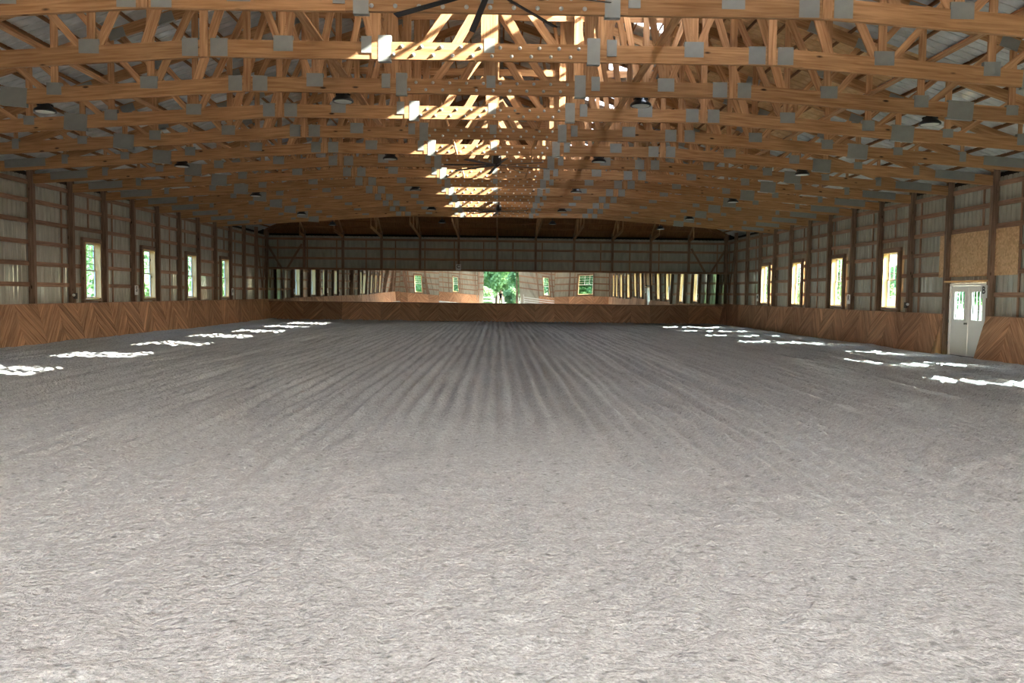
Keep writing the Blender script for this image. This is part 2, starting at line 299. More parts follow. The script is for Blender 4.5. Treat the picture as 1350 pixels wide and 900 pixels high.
# ------------------------------------------------------------------ floor of harrowed footing
def vnoise(x, y, s, seed):
    """Smooth value noise on a lattice of 1/s metres."""
    rs = np.random.RandomState(seed); g = rs.rand(256, 256)
    X, Y = x*s+300, y*s+300; xi, yi = np.floor(X).astype(int), np.floor(Y).astype(int); fx, fy = X-xi, Y-yi
    fx = fx*fx*(3-2*fx); fy = fy*fy*(3-2*fy); a = lambda i, j: g[(xi+i) % 256, (yi+j) % 256]
    return (a(0, 0)*(1-fx)+a(1, 0)*fx)*(1-fy)+(a(0, 1)*(1-fx)+a(1, 1)*fx)*fy - .5
def floor():
    ys = [YN+.1]
    while ys[-1] < YF-.25:
        d = ys[-1]; ys.append(d + (.4 if d < 2.5 else .024*(max(d, 3.5)/3.5)**1.15))
    ys[-1] = YF-.25; ys = np.array(ys)
    xs = np.concatenate([np.arange(-14.3, -7, .075), np.arange(-7, 7, .036), np.arange(7, 14.31, .075)])
    X, Y = np.meshgrid(xs, ys)
    bend = .35*vnoise(X*.15, Y, .06, 3)*np.clip(Y/10, 0, 1) + .03*vnoise(X, Y, .5, 4) + .0011*(Y-20)**2*np.sign(X+1)*np.clip(np.abs(X+1)/12, 0, 1)*.6
    U = X+bend
    rows = .55*np.sin(2*np.pi*U/.27)*(.4+1.6*np.clip(vnoise(U, Y*.12, 1.3, 31)+.4, 0, 1)) + 1.1*vnoise(U, Y*.03, 4.1, 21) + 1.3*vnoise(U, Y*.04, 8.2, 22) - 1.5*np.clip(vnoise(U, Y*.02, 2.3, 33)-.18, 0, 1)*2
    amp = np.clip((Y-4)/9, .12, 1)*(.5+.8*np.clip(vnoise(X, Y, .2, 5)+.4, 0, 1))*(1+.5*np.clip(np.abs(X)/9, 0, 1))
    Z = .044*rows*amp
    Z += .026*vnoise(X, Y, 3.1, 6) + .024*vnoise(X, Y, 6.1, 7) + .011*vnoise(X, Y, 13, 8) - .022*np.abs(vnoise(X, Y, 5.1, 9)) + .05*vnoise(X, Y, .35, 10)
    nx, ny = len(xs), len(ys)
    co = np.stack([X, Y, Z], -1).reshape(-1, 3).astype('f')
    i = np.arange(nx*ny).reshape(ny, nx); q = np.stack([i[:-1, :-1], i[:-1, 1:], i[1:, 1:], i[1:, :-1]], -1).reshape(-1, 4)
    me = bpy.data.meshes.new('floor'); me.vertices.add(len(co)); me.vertices.foreach_set('co', co.ravel())
    me.loops.add(q.size); me.loops.foreach_set('vertex_index', q.ravel().astype('i')); me.polygons.add(len(q))
    me.polygons.foreach_set('loop_start', np.arange(0, q.size, 4, dtype='i')); me.polygons.foreach_set('use_smooth', np.ones(len(q), bool))
    me.update(); me.validate(); me.materials.append(M['footing'])
    o = link('floor', me); tag(o, 'pale grey harrowed sand footing covering the whole riding arena', 'floor', kind='structure')
floor()

# ------------------------------------------------------------------ walls
GZ = [1.89, 2.55, 3.22, 3.88, 4.52]           # girt heights
ZP = 5.16                                     # top plate
KT = 1.255                                    # kick wall top
WZ0, WZ1 = 1.44, 3.40                         # window sill and head
WU0, WU1 = .375, .81                          # window place inside its bay, as fractions
class Wall:
    """A wall along direction d from origin o, n points into the hall; u along, z up, depth e measured from the cladding inward."""
    def __init__(s, name, o, d, n, nb, label):
        s.o, s.d, s.n, s.nb = V(o), V(d), V(n), nb; s.root = empty(name, o); tag(s.root, label, 'wall', kind='structure')
    def p(s, u, e, z): return s.d*u + s.n*e + V((0, 0, z))            # local to the root
    def board(s, name, u0, z0, u1, z1, w, e, t, mat): return board(name, s.p(u0, e, z0), s.p(u1, e, z1), w, t, s.n, mat, s.root)
def ribbed(w, u0, u1, z0, z1, first=True):
    """Steel cladding sheet with standing ribs, ribs outward."""
    mb = MB(); prof = []; u = u0
    while u < u1-1e-6:
        b = min(u1, u+.229)
        prof += [(u, 0), (max(u, b-.06), 0), (max(u, b-.045), -.018), (max(u, b-.015), -.018)]
        u = b
    prof.append((u1, 0))
    i = len(mb.v)
    for (a, e) in prof:
        mb.v.append(tuple(w.p(a, e, z0))); mb.v.append(tuple(w.p(a, e, z1)))
    for k in range(len(prof)-1):
        mb.face((i+2*k, i+2*k+2, i+2*k+3, i+2*k+1), [(0, 0), (1, 0), (1, 1), (0, 1)])
    return mb.build('cladding_panel', 'clad' if abs(w.n.x) > .5 else 'clad_end', w.root)
def clip(poly, nx, ny, c):
    out = []
    for k in range(len(poly)):
        a, b = poly[k], poly[(k+1) % len(poly)]; da, db = nx*a[0]+ny*a[1]-c, nx*b[0]+ny*b[1]-c
        if da <= 0: out.append(a)
        if da*db < 0:
            t = da/(da-db); out.append((a[0]+t*(b[0]-a[0]), a[1]+t*(b[1]-a[1])))
    return out
KB, KTOP = .53, .20                           # kick wall foot and top, distance inward from the cladding
KH = math.hypot(KT, KB-KTOP)
def kick(w, bays, single, cut=()):
    """Sloping kick wall: boards at 45 degrees, direction changes every four feet."""
    rng = random.Random(len(w.root.name)*7+3)
    sl = (w.n*(KTOP-KB) + V((0, 0, KT)))/KH; nn = w.d.cross(sl); nn = nn if nn.dot(w.n) > 0 else -nn
    root = w.root; org = w.n*KB
    back = MB()
    for b in bays:
        u0, u1 = b*P, (b+1)*P
        for (c0, c1) in cut:
            if c0 < (u0+u1)/2 < c1: u0 = u1
        if u0 >= u1: continue
        back.prism([org+w.d*u0, org+w.d*u1, org+w.d*u1+sl*KH, org+w.d*u0+sl*KH], -nn*.03, w.d)
    kb = back.build('kick_board', 'plank', root)
    for b in bays:
        joined = None if b in single else MB()
        for half in (0, 1):
            u0 = b*P+half*P/2; u1 = u0+P/2
            if any(c0 < (u0+u1)/2 < c1 for c0, c1 in cut): continue
            g = 1 if half == 0 else -1
            ux, uy = (1/math.sqrt(2), g/math.sqrt(2)); px, py = -uy, ux
            cs = [px*a+py*z for a in (u0, u1) for z in (0, KH)]; c = min(cs) - rng.random()*.1
            while c < max(cs):
                wd = .136
                poly = [(u0+.002, 0), (u1-.002, 0), (u1-.002, KH), (u0+.002, KH)]
                poly = clip(poly, px, py, c+wd-.006); poly = clip(poly, -px, -py, -c)
                if len(poly) >= 3:
                    th = .016+rng.random()*.010; sh = rng.uniform(-.16, .10) + (.26 if rng.random() < .10 else 0)
                    pts = [org + w.d*a + sl*z for a, z in poly]
                    mb = joined if joined is not None else MB()
                    mb.prism(pts, nn*th, w.d*ux+sl*uy, sh)
                    if joined is None: mb.build('plank', 'plank', kb)
                c += wd
        if joined is not None and joined.f: tag(joined.build('plank_field', 'plank', kb), kind='stuff')
    for (c0, c1) in cut:                       # boards closing the open ends of the kick wall
        for u in (round(c0/P)*P, round(c1/P)*P):
            if 0 < u < w.nb*P:
                for j in range(4):
                    e0, e1 = .02+(KB-.04)*j/4, .02+(KB-.04)*(j+1)/4-.006
                    zt = lambda e: KT if e <= KTOP else KT*(KB-e)/(KB-KTOP)
                    pts = [w.p(u, e0, 0), w.p(u, e1, 0), w.p(u, e1, max(.02, zt(e1))), w.p(u, e0, zt(e0))]
                    MB().prism(pts, w.d*(.02 if u == round(c0/P)*P else -.02)*-1, (0, 0, 1), .02*j).build('end_board', 'plank', root)
    for b in bays:                             # cap board on top
        u0, u1 = b*P, (b+1)*P
        if any(c0 < (u0+u1)/2 < c1 for c0, c1 in cut): continue
        board('kick_cap', org+w.d*u0+sl*(KH+.012)-nn*.03, org+w.d*u1+sl*(KH+.012)-nn*.03, .09, .024, sl, 'girt', root)
def stud_positions(b, nb):
    return [u-b*P for u in np.arange(.75, nb*P, 1.86) if b*P+.16 < u < (b+1)*P-.16]
def bay(w, b, win=False, door=None, opening=None, side=1):
    """One bay: girts, studs, cladding."""
    u0, u1 = b*P, (b+1)*P; e = .05
    zs = GZ
    wu0, wu1 = (u0+WU0*P, u0+WU1*P)
    if side < 0: wu0, wu1 = (u0+(1-WU1)*P, u0+(1-WU0)*P)
    hole = None
    if win: hole = (wu0-.04, wu1+.04, WZ0-.04, WZ1+.04)
    if door: hole = door
    if opening: hole = opening
    segs = [(u0, u1)]
    for z in zs + [ZP-.07]:
        ss = [(u0+.07, u1-.07)]
        if hole and hole[2]-.09 < z < hole[3]+.09:
            ss = [(u0+.07, hole[0]), (hole[1], u1-.07)]
        for (a, c) in ss:
            if c-a > .12: w.board('girt', a, z, c, z, .14, .02+.02, .04, 'girt')
    lv = [KT-.2] + zs + [ZP]
    for su in stud_positions(b, w.nb):
        u = u0+su
        for k in range(len(lv)-1):
            z0, z1 = lv[k]+.07, lv[k+1]-.07
            if hole and hole[0]-.05 < u < hole[1]+.05 and z1 > hole[2]-.1 and z0 < hole[3]+.1: continue
            w.board('stud', u, z0, u, z1, .075, .035, .03, 'girt')
    if hole is None: ribbed(w, u0, u1, -.1, 5.30)
    else:
        h0, h1, z0, z1 = hole
        if h0-u0 > .02: ribbed(w, u0, h0, -.1, 5.30)
        if u1-h1 > .02: ribbed(w, h1, u1, -.1, 5.30)
        if z0 > 0: ribbed(w, h0, h1, -.1, z0)
        if z1 < 5.2: ribbed(w, h0, h1, z1, 5.30)
    if win:                                   # trimmer boards beside the window
        for u in (wu0-.10, wu1+.10): w.board('trimmer', u, KT-.1, u, WZ1+.03, .12, .10, .10, 'post')
        w.board('header', wu0-.16, WZ1+.11, wu1+.16, WZ1+.11, .16, .10, .10, 'post')
        w.board('sill_plate', wu0-.16, WZ0-.085, wu1+.16, WZ0-.085, .09, .10, .10, 'post')
    return wu0, wu1
WN = [0]
def window(w, wu0, wu1, label, group, z0=WZ0, z1=WZ1):
    WN[0] += 1
    uc = (wu0+wu1)/2; root = empty('window_%d' % WN[0], w.o + w.p(uc, 0, z0)); tag(root, label, 'window', group, 'structure')
    h = z1-z0; hw = (wu1-wu0)/2
    q = lambda u, e, z: w.d*u + w.n*e + V((0, 0, z))
    def bd(name, a, b, wd, t, n, mat, par=root): return board(name, a, b, wd, t, n, mat, par)
    D0, D1 = -.09, .17                        # jambs run from outside to the face of the trimmers
    dm, dw = (D0+D1)/2, D1-D0
    for s in (-1, 1): bd('jamb', q(s*(hw+.015), dm, 0), q(s*(hw+.015), dm, h), dw, .03, w.d, 'jamb')
    bd('head_jamb', q(-hw, dm, h+.015), q(hw, dm, h+.015), dw, .03, V((0, 0, 1)), 'jamb'); bd('sill', q(-hw-.03, dm, -.015), q(hw+.03, dm, -.015), dw, .03, V((0, 0, 1)), 'jamb')
    for nm, a, b, e in (('upper_sash', h*.5, h, -.065), ('lower_sash', 0, h*.5+.03, -.03)):
        mb = MB(); fw = .045
        for s in (-1, 1): mb.box(q(s*(hw-fw/2), e, a), q(s*(hw-fw/2), e, b), fw, .03, w.n)
        for z in (a+fw/2, b-fw/2): mb.box(q(-hw+fw, e, z), q(hw-fw, e, z), fw, .03, w.n)
        sash = mb.build(nm, 'white_pvc', root)
        g = MB().box(q(0, e, a+fw), q(0, e, b-fw), 2*hw-2*fw, .004, w.n).build('pane', 'pane', sash)
        if nm == 'upper_sash':
            for k in (1, 2): bd('muntin', q(-hw+fw+(2*hw-2*fw)*k/3, e, a+fw), q(-hw+fw+(2*hw-2*fw)*k/3, e, b-fw), .028, .012, w.n, 'white_pvc', sash)
            for k in (1, 2, 3): bd('muntin', q(-hw+fw, e, a+(b-a)*k/4), q(hw-fw, e, a+(b-a)*k/4), .028, .012, w.n, 'white_pvc', sash)
    portal(w.o + w.p(uc, -.14, (z0+z1)/2), w.n, 2*hw, h)

wl = Wall('wall_left', (-W-.02, YN, 0), (0, 1, 0), (1, 0, 0), 25, 'long steel-clad wall with timber posts, four visible windows and a plain kick wall')
wr = Wall('wall_right', (W+.02, YN, 0), (0, 1, 0), (-1, 0, 0), 25, 'long steel-clad wall with a white double door and strand board sheets')
wf = Wall('wall_far', (-W, YF+.02, 0), (1, 0, 0), (0, -1, 0), 12, 'dark end wall carrying the long row of mirrors')
wn = Wall('wall_near', (-W, YN-.02, 0), (1, 0, 0), (0, 1, 0), 12, 'end wall behind the photographer with the open doorway, seen in the mirrors')
WIN_L = {3, 5, 7, 9, 11, 15, 17, 19, 21}   # bay numbers counted from the near wall
WIN_R = {3, 5, 7, 9, 11, 15, 17, 19, 21}
# bay index b covers y = (b-3)P..(b-2)P
def side_wall(w, wins, right):
    name = 'right' if right else 'left'; ch = {15: 'nearest', 17: 'second nearest', 19: 'second farthest', 21: 'farthest'}; mi = 0
    D0, D1 = 13*P+.22, 13*P+2.28              # door opening, right wall
    for b in range(25):
        u0 = b*P
        if 0 < b: w.board('post', u0, -.15, u0, 5.62, .14, .02+.095, .19, 'post')
        win = b in wins; door = (D0, D1, 0, 2.24) if right and b == 13 else None
        if door: door = (D0, D1, -.2, 2.24)
        r = bay(w, b, win, door)
        if win:
            if b in ch: lab = 'white sash window in the %s wall, %s of the four in direct view' % (name, ch[b])
            else:
                mi += 1; lab = 'sash window of the %s wall seen only in the mirrors, %s from the doorway end' % (name, ORD[mi-1])
            window(w, r[0], r[1], lab, 'sash windows of the %s wall' % name)
    kick(w, range(0, 25), set(range(13, 19)), [(13*P-.01, 14*P-.09)] if right else [])
    # bracing of the last bay
    for (a, z0, c, z1) in ((24.06, 4.9, 24.5, 2.0), (24.94, 4.9, 24.5, 2.0)): w.board('brace', a*P, z0, c*P, z1, .12, .13, .04, 'post')
side_wall(wl, WIN_L, False); side_wall(wr, WIN_R, True)
for (w_, b_) in ((wl, 25), (wr, 25), (wl, 0), (wr, 0)):   # corner posts
    w_.board('corner_post', b_*P, -.2, b_*P, 5.66, .40, .06, .24, 'post')
for b in range(12):
    if b > 0: wf.board('post', b*P, -.15, b*P, 5.62, .14, .115, .19, 'post')
    bay(wf, b)
kick(wf, range(12), set())
for s, b in ((0, 0), (1, 11)):
    wf.board('brace', (b+.05)*P, 4.75, (b+.47)*P, 3.05, .13, .23, .04, 'post'); wf.board('brace', (b+.95)*P, 4.75, (b+.53)*P, 3.05, .13, .23, .04, 'post')
DX0, DX1, DZ = W-1.85, W+3.32, 5.0
for b in range(12):
    u0 = b*P
    if b > 0 and b not in (6,): wn.board('post', u0 + (.22 if b == 7 else 0), -.15, u0+(.22 if b == 7 else 0), 5.62, .14 if b != 7 else .6, .115, .19, 'post')
    opn = None
    if b in (5, 6): opn = (max(u0, DX0), min(u0+P, DX1), -.2, DZ)
    if b == 7: opn = (u0, DX1, -.2, DZ)
    if b in (5, 6) and opn[1]-opn[0] > P-.02: opn = (u0, u0+P, -.2, DZ)
    win = b in (1, 3, 8, 10); r = bay(wn, b, win, None, opn)
    if win: window(wn, r[0], r[1], 'window in the doorway end wall seen in the mirrors, %s from the left of the reflection' % {1: 'first', 3: 'second', 8: 'third', 10: 'fourth'}[b], 'windows of the doorway end wall')
kick(wn, range(12), set(), [(5*P-.01, 8*P-.01)])
portal((.48, YN-.06, DZ/2), (0, 1, 0), 5.6, DZ)
# strand board sheets above the double door
for (a, c) in ((23.22, 24.36), (24.36, 24.40+2.40), (26.83, 27.42)):
    sbox('strand_board', wr.p(a-YN, .075, 2.45), wr.p(c-YN, .062, 3.80), 'osb', wr.root)

def double_door():
    D0, D1 = 13*P+.22, 13*P+2.28; w = wr
    root = empty('door_1', w.o + w.p((D0+D1)/2, 0, 0)); tag(root, 'white double door with two tall divided panes in the right wall', 'door', kind='structure')
    q = lambda u, e, z: w.d*u + w.n*e + V((0, 0, z)); hw = (D1-D0)/2
    for s in (-1, 1): board('door_frame', q(s*(hw-.03), .03, -.05), q(s*(hw-.03), .03, 2.2), .06, .14, w.n, 'white_paint', root)
    board('door_frame', q(-hw, .03, 2.2), q(hw, .03, 2.2), .07, .14, w.n, 'white_paint', root)
    board('threshold', q(-hw, .05, -.03), q(hw, .05, -.03), .05, .22, w.n, 'dark', root)
    board('lintel', q(-hw-.2, .14, 2.30), q(hw+.1, .14, 2.30), .05, .2, w.n, 'jamb', root)
    for s in (-1, 1):
        c = s*(hw-.06)/2; lw = (hw-.06)/2-.004
        a0, a1, z0, z1 = c-lw*.56, c+lw*.56, 1.12, 1.98
        mb = MB(); e = .03
        for (x0, x1, y0, y1) in ((c-lw, a0, 0, 2.16), (a1, c+lw, 0, 2.16), (a0, a1, 0, z0), (a0, a1, z1, 2.16)):
            mb.box(q((x0+x1)/2, e, y0), q((x0+x1)/2, e, y1), x1-x0, .045, w.n)
        for (x0, x1, y0, y1) in ((a0-.03, a1+.03, z0-.03, z0), (a0-.03, a1+.03, z1, z1+.03), (a0-.03, a0, z0, z1), (a1, a1+.03, z0, z1)):
            mb.box(q((x0+x1)/2, e+.01, y0), q((x0+x1)/2, e+.01, y1), x1-x0, .05, w.n)
        leaf = mb.build('door_leaf', 'white_paint', root)
        MB().box(q((a0+a1)/2, e, z0), q((a0+a1)/2, e, z1), a1-a0, .006, w.n).build('pane', 'pane', leaf)
        for k in (1, 2): board('muntin', q(a0+(a1-a0)*k/3, e, z0), q(a0+(a1-a0)*k/3, e, z1), .02, .016, w.n, 'white_pvc', leaf)
        for k in (1, 2): board('muntin', q(a0, e, z0+(z1-z0)*k/3), q(a1, e, z0+(z1-z0)*k/3), .014, .016, w.n, 'white_pvc', leaf)
        if s > 0:
            h = MB(); h.lathe([(.0, 0), (.03, 0), (.03, .012), (.012, .02), (.012, .05), (.03, .055), (.03, .075), (0, .08)], 10, axis='Y')
            hd = h.build('handle', 'chrome', leaf, Matrix.Translation(q(c-lw+.07, e+.024, 1.0)) @ Matrix.Rotation(R(90), 4, 'Z'))
    for z in (.3, 1.0, 1.75): sbox('hinge', q(hw-.02, .10, z), q(hw+.015, .115, z+.10), 'chrome', root)
    portal(w.o + w.p((D0+D1)/2, -.1, 1.55), w.n, 1.6, .9)
double_door()

# ------------------------------------------------------------------ roof: sheets, purlins, skylights, soffit
S1 = 1/3.0; ZR = 5.72                          # roof pitch, height of the sheets over the wall line
RY = 18*P; RY0 = 1*P; S2 = (W*S1)/(4*P)        # ridge ends, pitch of the hip ends
def zroof(x): return ZR + S1*(W-abs(x))
def hipx(y):                                   # |x| of the hip line at y
    if y > RY: return W*(y-RY)/(YF-RY)
    if y < RY0: return W*(RY0-y)/(RY0-YN)
    return 0.
SKX0, SKX1 = 3.5, 4.85
def ceiling():
    root = empty('ceiling', (0, 0, 5.7)); tag(root, 'steel roof on purlins with clear skylight strips beside the ridge', 'roof', kind='structure')
    off = V((0, 0, -5.7)); OV = .55
    def sheet(x0, x1, y0, y1, s, mat, name='roof_panel', th=.012):
        """main slope panel from |x|=x0 (low, near the eave) to x1 (ridge side), clipped by the hip lines"""
        ya, yb = y0, y1
        def pt(ax, y): return V((s*ax, y, zroof(ax))) + off
        pl = [(x0, ya), (x0, yb), (x1, yb), (x1, ya)]
        g1, g0 = W/(YF-RY), W/(RY0-YN)
        pl = clip(clip(pl, -1, g1, g1*RY), -1, -g0, -g0*RY0)
        if len(pl) < 3: return
        pl = [pt(*q) for q in pl]
        mb = MB(); mb.prism(pl, V((0, 0, th)), (0, 1, 0))
        for k in range(1, 8):                  # standing ribs
            y = ya+(yb-ya)*k/8; a = max(x1, hipx(y))
            if a < x0-.1 and mat != 'skylight': mb.box(pt(x0, y)+V((0, 0, -.008)), pt(a, y)+V((0, 0, -.008)), .016, .03, (0, 1, 0))
        return mb.build(name, mat, root)
    for b in range(25):
        y0, y1 = (b-3)*P, (b-2)*P
        for s in (-1, 1):
            sky = s > 0 and (b-3) % 2 == 1 and 1 <= b-3 <= 17
            ya, yb = y0-(OV if b == 0 else 0), y1+(OV if b == 24 else 0)
            tan = s > 0 and 8 <= b-3 <= 13
            if sky:
                sheet(W+OV, 10, ya, yb, s, 'roofmetal'); sheet(10, SKX1, ya, yb, s, 'plywood' if tan else 'roofmetal'); sheet(SKX1, SKX0, ya, ya+.25, s, 'roofmetal'); sheet(SKX1, SKX0, ya+.25, ya+1.85, s, 'skylight', 'skylight', .006); sheet(SKX1, SKX0, ya+1.85, yb, s, 'roofmetal'); sheet(SKX0, 0, ya, yb, s, 'roofmetal')
                xc = (SKX0+SKX1)/2; nrm = V((-S1, 0, -1)).normalized()
                portal((xc, y0+1.05, zroof(xc)+.05), nrm, 1.6, (SKX1-SKX0)*1.05)
            else:
                sheet(W+OV, 10, ya, yb, s, 'roofmetal'); sheet(10, 5, ya, yb, s, 'plywood' if tan else 'roofmetal'); sheet(5, 0, ya, yb, s, 'roofmetal')
    def hip(yw, yr, sg):
        for b in range(12):
            x0, x1 = -W+b*P, -W+(b+1)*P
            f = lambda x: yr + (yw-yr)*abs(x)/W
            zz = lambda y: ZR + S2*abs(yw-y)
            pl = []
            e0, e1 = x0-(OV if b == 0 else 0), x1+(OV if b == 11 else 0)
            for (x, y) in ((e0, yw+sg*OV), (e1, yw+sg*OV), (x1, f(x1)), (x0, f(x0))):
                z = ZR - S2*OV if abs(y-(yw+sg*OV)) < .01 else zz(y); pl.append(V((x, y, z))+off)
            if sg > 0: pass
            mb = MB()
            cl = [pl[0]]
            for q in pl[1:]:
                if (q-cl[-1]).length > .02: cl.append(q)
            if (cl[0]-cl[-1]).length < .02: cl.pop()
            mb.prism(cl, V((0, 0, .012)), (0, 1, 0))
            mb.build('roof_panel', 'fibre' if sg < 0 else 'purlin', root)  # doorway end: unseen translucent panels, added to brighten the near floor
        k = .35
        while k < abs(yw-yr)-.3:               # purlins of the hip end, parallel to the end wall
            y = yw-sg*k; x = W*(1-k/abs(yw-yr))-.05; z = ZR+S2*k-.06
            board('purlin', V((-x, y, z))+off, V((x, y, z))+off, .038, .09, (0, 0, 1), 'purlin', root); k += .61
    hip(YF, RY, 1); hip(YN, RY0, -1)
    for s in (-1, 1):                          # purlins of the long slopes, parallel to the ridge
        a = W-.35
        while a > .1:
            t = 1-a/W; ya = YN + (RY0-YN)*t; yb = YF - (YF-RY)*t
            board('purlin', V((s*a, ya+.1, zroof(a)-.05))+off, V((s*a, yb-.1, zroof(a)-.05))+off, .038, .09, (s*S1, 0, 1), 'purlin', root); a -= .61
        # hip rafters
        for (yw, yr) in ((YF, RY), (YN, RY0)): board('hip_rafter', V((s*W, yw, ZR-.2))+off, V((0, yr, zroof(0)-.2))+off, .2, .05, V((yw-yr, -s*W, 0)).cross(V((0, 0, 1))).cross(V((0, 0, 1))), 'purlin', root)
    for sx in (-1, 1):
        for (yw, sg) in ((YF, 1), (YN, -1)):
            sbox('corner_cap', V((sx*(W-.12), yw-sg*.12, 5.64))+off, V((sx*(W+OV+.02), yw+sg*(OV+.02), 5.66))+off, 'dark', root)  # dark blocks added to stop sky light leaking through the roof corners
            sbox('corner_cap', V((sx*(W+.06), yw+sg*.06, 5.29))+off, V((sx*(W+OV-.03), yw+sg*(OV-.03), 5.68))+off, 'dark', root)
    # closed dark soffit box outside the wall line
    for s in (-1, 1):
        sbox('soffit', V((s*(W+.03), YN-OV, 5.28))+off, V((s*(W+OV), YF+OV, 5.30))+off, 'dark', root); sbox('fascia', V((s*(W+OV-.03), YN-OV, 5.28))+off, V((s*(W+OV), YF+OV, 5.60))+off, 'dark', root)
    for y, s in ((YF, 1), (YN, -1)):
        sbox('soffit', V((-W-OV, y+s*.03, 5.28))+off, V((W+OV, y+s*OV, 5.30))+off, 'dark', root); sbox('fascia', V((-W-OV, y+s*(OV-.03), 5.28))+off, V((W+OV, y+s*OV, 5.60))+off, 'dark', root)
ceiling()

# ------------------------------------------------------------------ trusses
ZC = 5.72; XB = 4.83; SB = .07; CD = .29        # underside of the level part, where it breaks, slope of the sides, chord depth
def zb(x): return ZC - SB*max(0, abs(x)-XB)     # underside of the bottom chord
def ztop(x): return zroof(x) - .10              # top of the top chord
def make_truss():
    root = empty('roof_truss'); T = .076; n = V((0, 1, 0)); XE = W-.02
    B = lambda nm, a, b, w, t, mat, y=0.: board(nm, V((a[0], y, a[1])), V((b[0], y, b[1])), w, t, n, mat, root)
    h = CD/2
    B('bottom_chord', (-2.0, ZC+h), (2.0, ZC+h), CD, T, 'chord', -.012)
    for s in (-1, 1):
        B('bottom_chord', (s*2.0, ZC+h), (s*XB, ZC+h), CD, T, 'chord')
        B('bottom_chord', (s*XB, ZC+h), (s*9.45, zb(9.45)+h), CD, T, 'chord'); B('bottom_chord', (s*9.45, zb(9.45)+h), (s*XE, zb(XE)+h), CD, T, 'chord')
        B('top_chord', (0, ztop(0)-.12), (s*7.4, ztop(7.4)-.12), .235, T, 'chord'); B('top_chord', (s*7.4, ztop(7.4)-.12), (s*XE, ztop(XE)-.12), .235, T, 'chord')
        web = lambda xb, xt, w=.14, y=0., zt=None: B('web', (s*xb, zb(xb)+.06), (s*xt, (ztop(xt)-.06) if zt is None else zt), w, .040, 'web', y)
        # uprights and slopes as seen between the chords
        web(1.95, 1.95, .19); web(3.5, 3.5); web(6.75, 6.75); web(8.65, 8.65); web(10.5, 10.5); web(12.2, 12.2, .09)
        web(1.25, .18, .14, .0, ZC+1.55); web(.70, .18, .14, .01, ZC+.95); web(1.95, 2.75); web(3.5, 2.75, .14); web(3.5, 4.7, .12); web(5.9, 4.9, .17)
        web(6.75, 5.3, .15, .012); web(6.75, 8.5, .12, -.012); web(8.65, 10.4, .12); web(10.5, 12.1, .09); web(2.35, 1.6, .10, .02)
        # upright that laps over the break, on the near face, with a small block under it
        B('break_post', (s*XB, ZC-.012), (s*XB, ztop(XB)-.05), .135, .045, 'web', -.062)
        # galvanised plates, pressed through both faces
        pl = lambda x, z, w, hh, y=0.: B('gusset_plate', (s*x-w/2, z), (s*x+w/2, z), hh, T+.010+abs(y)*2, 'plate', 0)
        pl(XB-.245, ZC+.16, .29, .30); pl(XB+.245, ZC+.155, .27, .30)
        pl(3.5, ZC+.24, .33, .26); pl(1.78, ZC+.18, .22, .44, .012); pl(2.09, ZC+.24, .17, .28, .012)
        pl(6.78, zb(6.78)+.28, .34, .24); pl(8.65, zb(8.65)+.26, .29, .24)
        sp = B('gusset_plate', (s*9.45-.26, zb(9.45-.26)+.15), (s*9.45+.26, zb(9.45+.26)+.15), .37, T+.01, 'plate')
        pl(10.5, zb(10.5)+.24, .24, .20); pl(12.2, zb(12.2)+.24, .17, .26)
        B('gusset_plate', (s*12.75, zb(12.75)+.20), (s*13.9, zb(13.9)+.20), .24, T+.01, 'plate')
        for x in (2.75, 5.0, 7.4, 8.5, 10.4): B('gusset_plate', (s*(x-.18), ztop(x-.18)-.14), (s*(x+.18), ztop(x+.18)-.14), .22, T+.008, 'plate')
    B('king_post', (0, ZC+.2), (0, ztop(0)-.1), .285, .045, 'web'); B('gusset_plate', (-.09, ZC+.25), (.09, ZC+.25), .24, T+.036, 'plate'); B('gusset_plate', (-.25, ztop(0)-.2), (.25, ztop(0)-.2), .4, T+.01, 'plate')
    B('collar_beam', (-4.6, ZC+2.35), (4.6, ZC+2.35), .19, .04, 'web', .06)
    mb = MB(); prof = [(0, -.068), (.014, -.068), (.016, -.052), (.031, -.052), (.033, -.047), (.033, -.04)]
    for k in range(10):
        x = -1.52+k*.335
        mb.lathe(prof, 8, (x+.03, -.012, ZC+.215), 'Y'); mb.lathe(prof, 8, (x-.11, -.012, ZC+.075), 'Y')
    tag(mb.build('bolts', 'bolt', root), 'two staggered rows of galvanised bolts', kind='stuff')
    return root
tr0 = make_truss()
for i, k in enumerate(range(18, 3, -1)):
    t = tr0 if i == 0 else copy_tree(tr0)
    t.location = (0, k*P, 0)
    tag(t, 'long timber roof truss with bolted centre splice, %s counting from the mirror end' % ORD[i], 'roof truss', 'roof trusses spanning the arena')

def jack(nx):
    """Half truss from the far wall up to the last full truss, over one far wall post."""
    x = nx*P; L = 4*P*(6-abs(nx))/6; root = empty('hip_jack_truss', (x, YF, 0)); n = V((1, 0, 0))
    q = lambda d, z: V((0, -d, z))
    L = min(L-.28, 4*P-.28)
    board('bottom_chord', q(.24, ZP+.115), q(L, ZP+.10+.062*L), .18, .05, n, 'chord', root)
    board('top_chord', q(.25, ZR-.28+S2*.25), q(L, ZR-.28+S2*L), .2, .05, n, 'chord', root)
    m = max(1, int(L/1.9)); ds = [L*(j+1)/(m) for j in range(m)]
    for j, d in enumerate(ds):
        d = d-.06
        board('web', q(d, ZP+.1+.062*d), q(d, ZR-.31+S2*d), .10, .04, n, 'web', root)
        if j: board('web', q(ds[j-1]-.06, ZP+.1+.062*ds[j-1]), q(d, ZR-.31+S2*d), .10, .04, n, 'web', root)
    return root
for i, nx in enumerate(range(-5, 6)):
    tag(jack(nx), 'short dark jack truss over the mirror wall, %s from its left corner' % ORD[i], 'roof truss', 'jack trusses of the hip end')

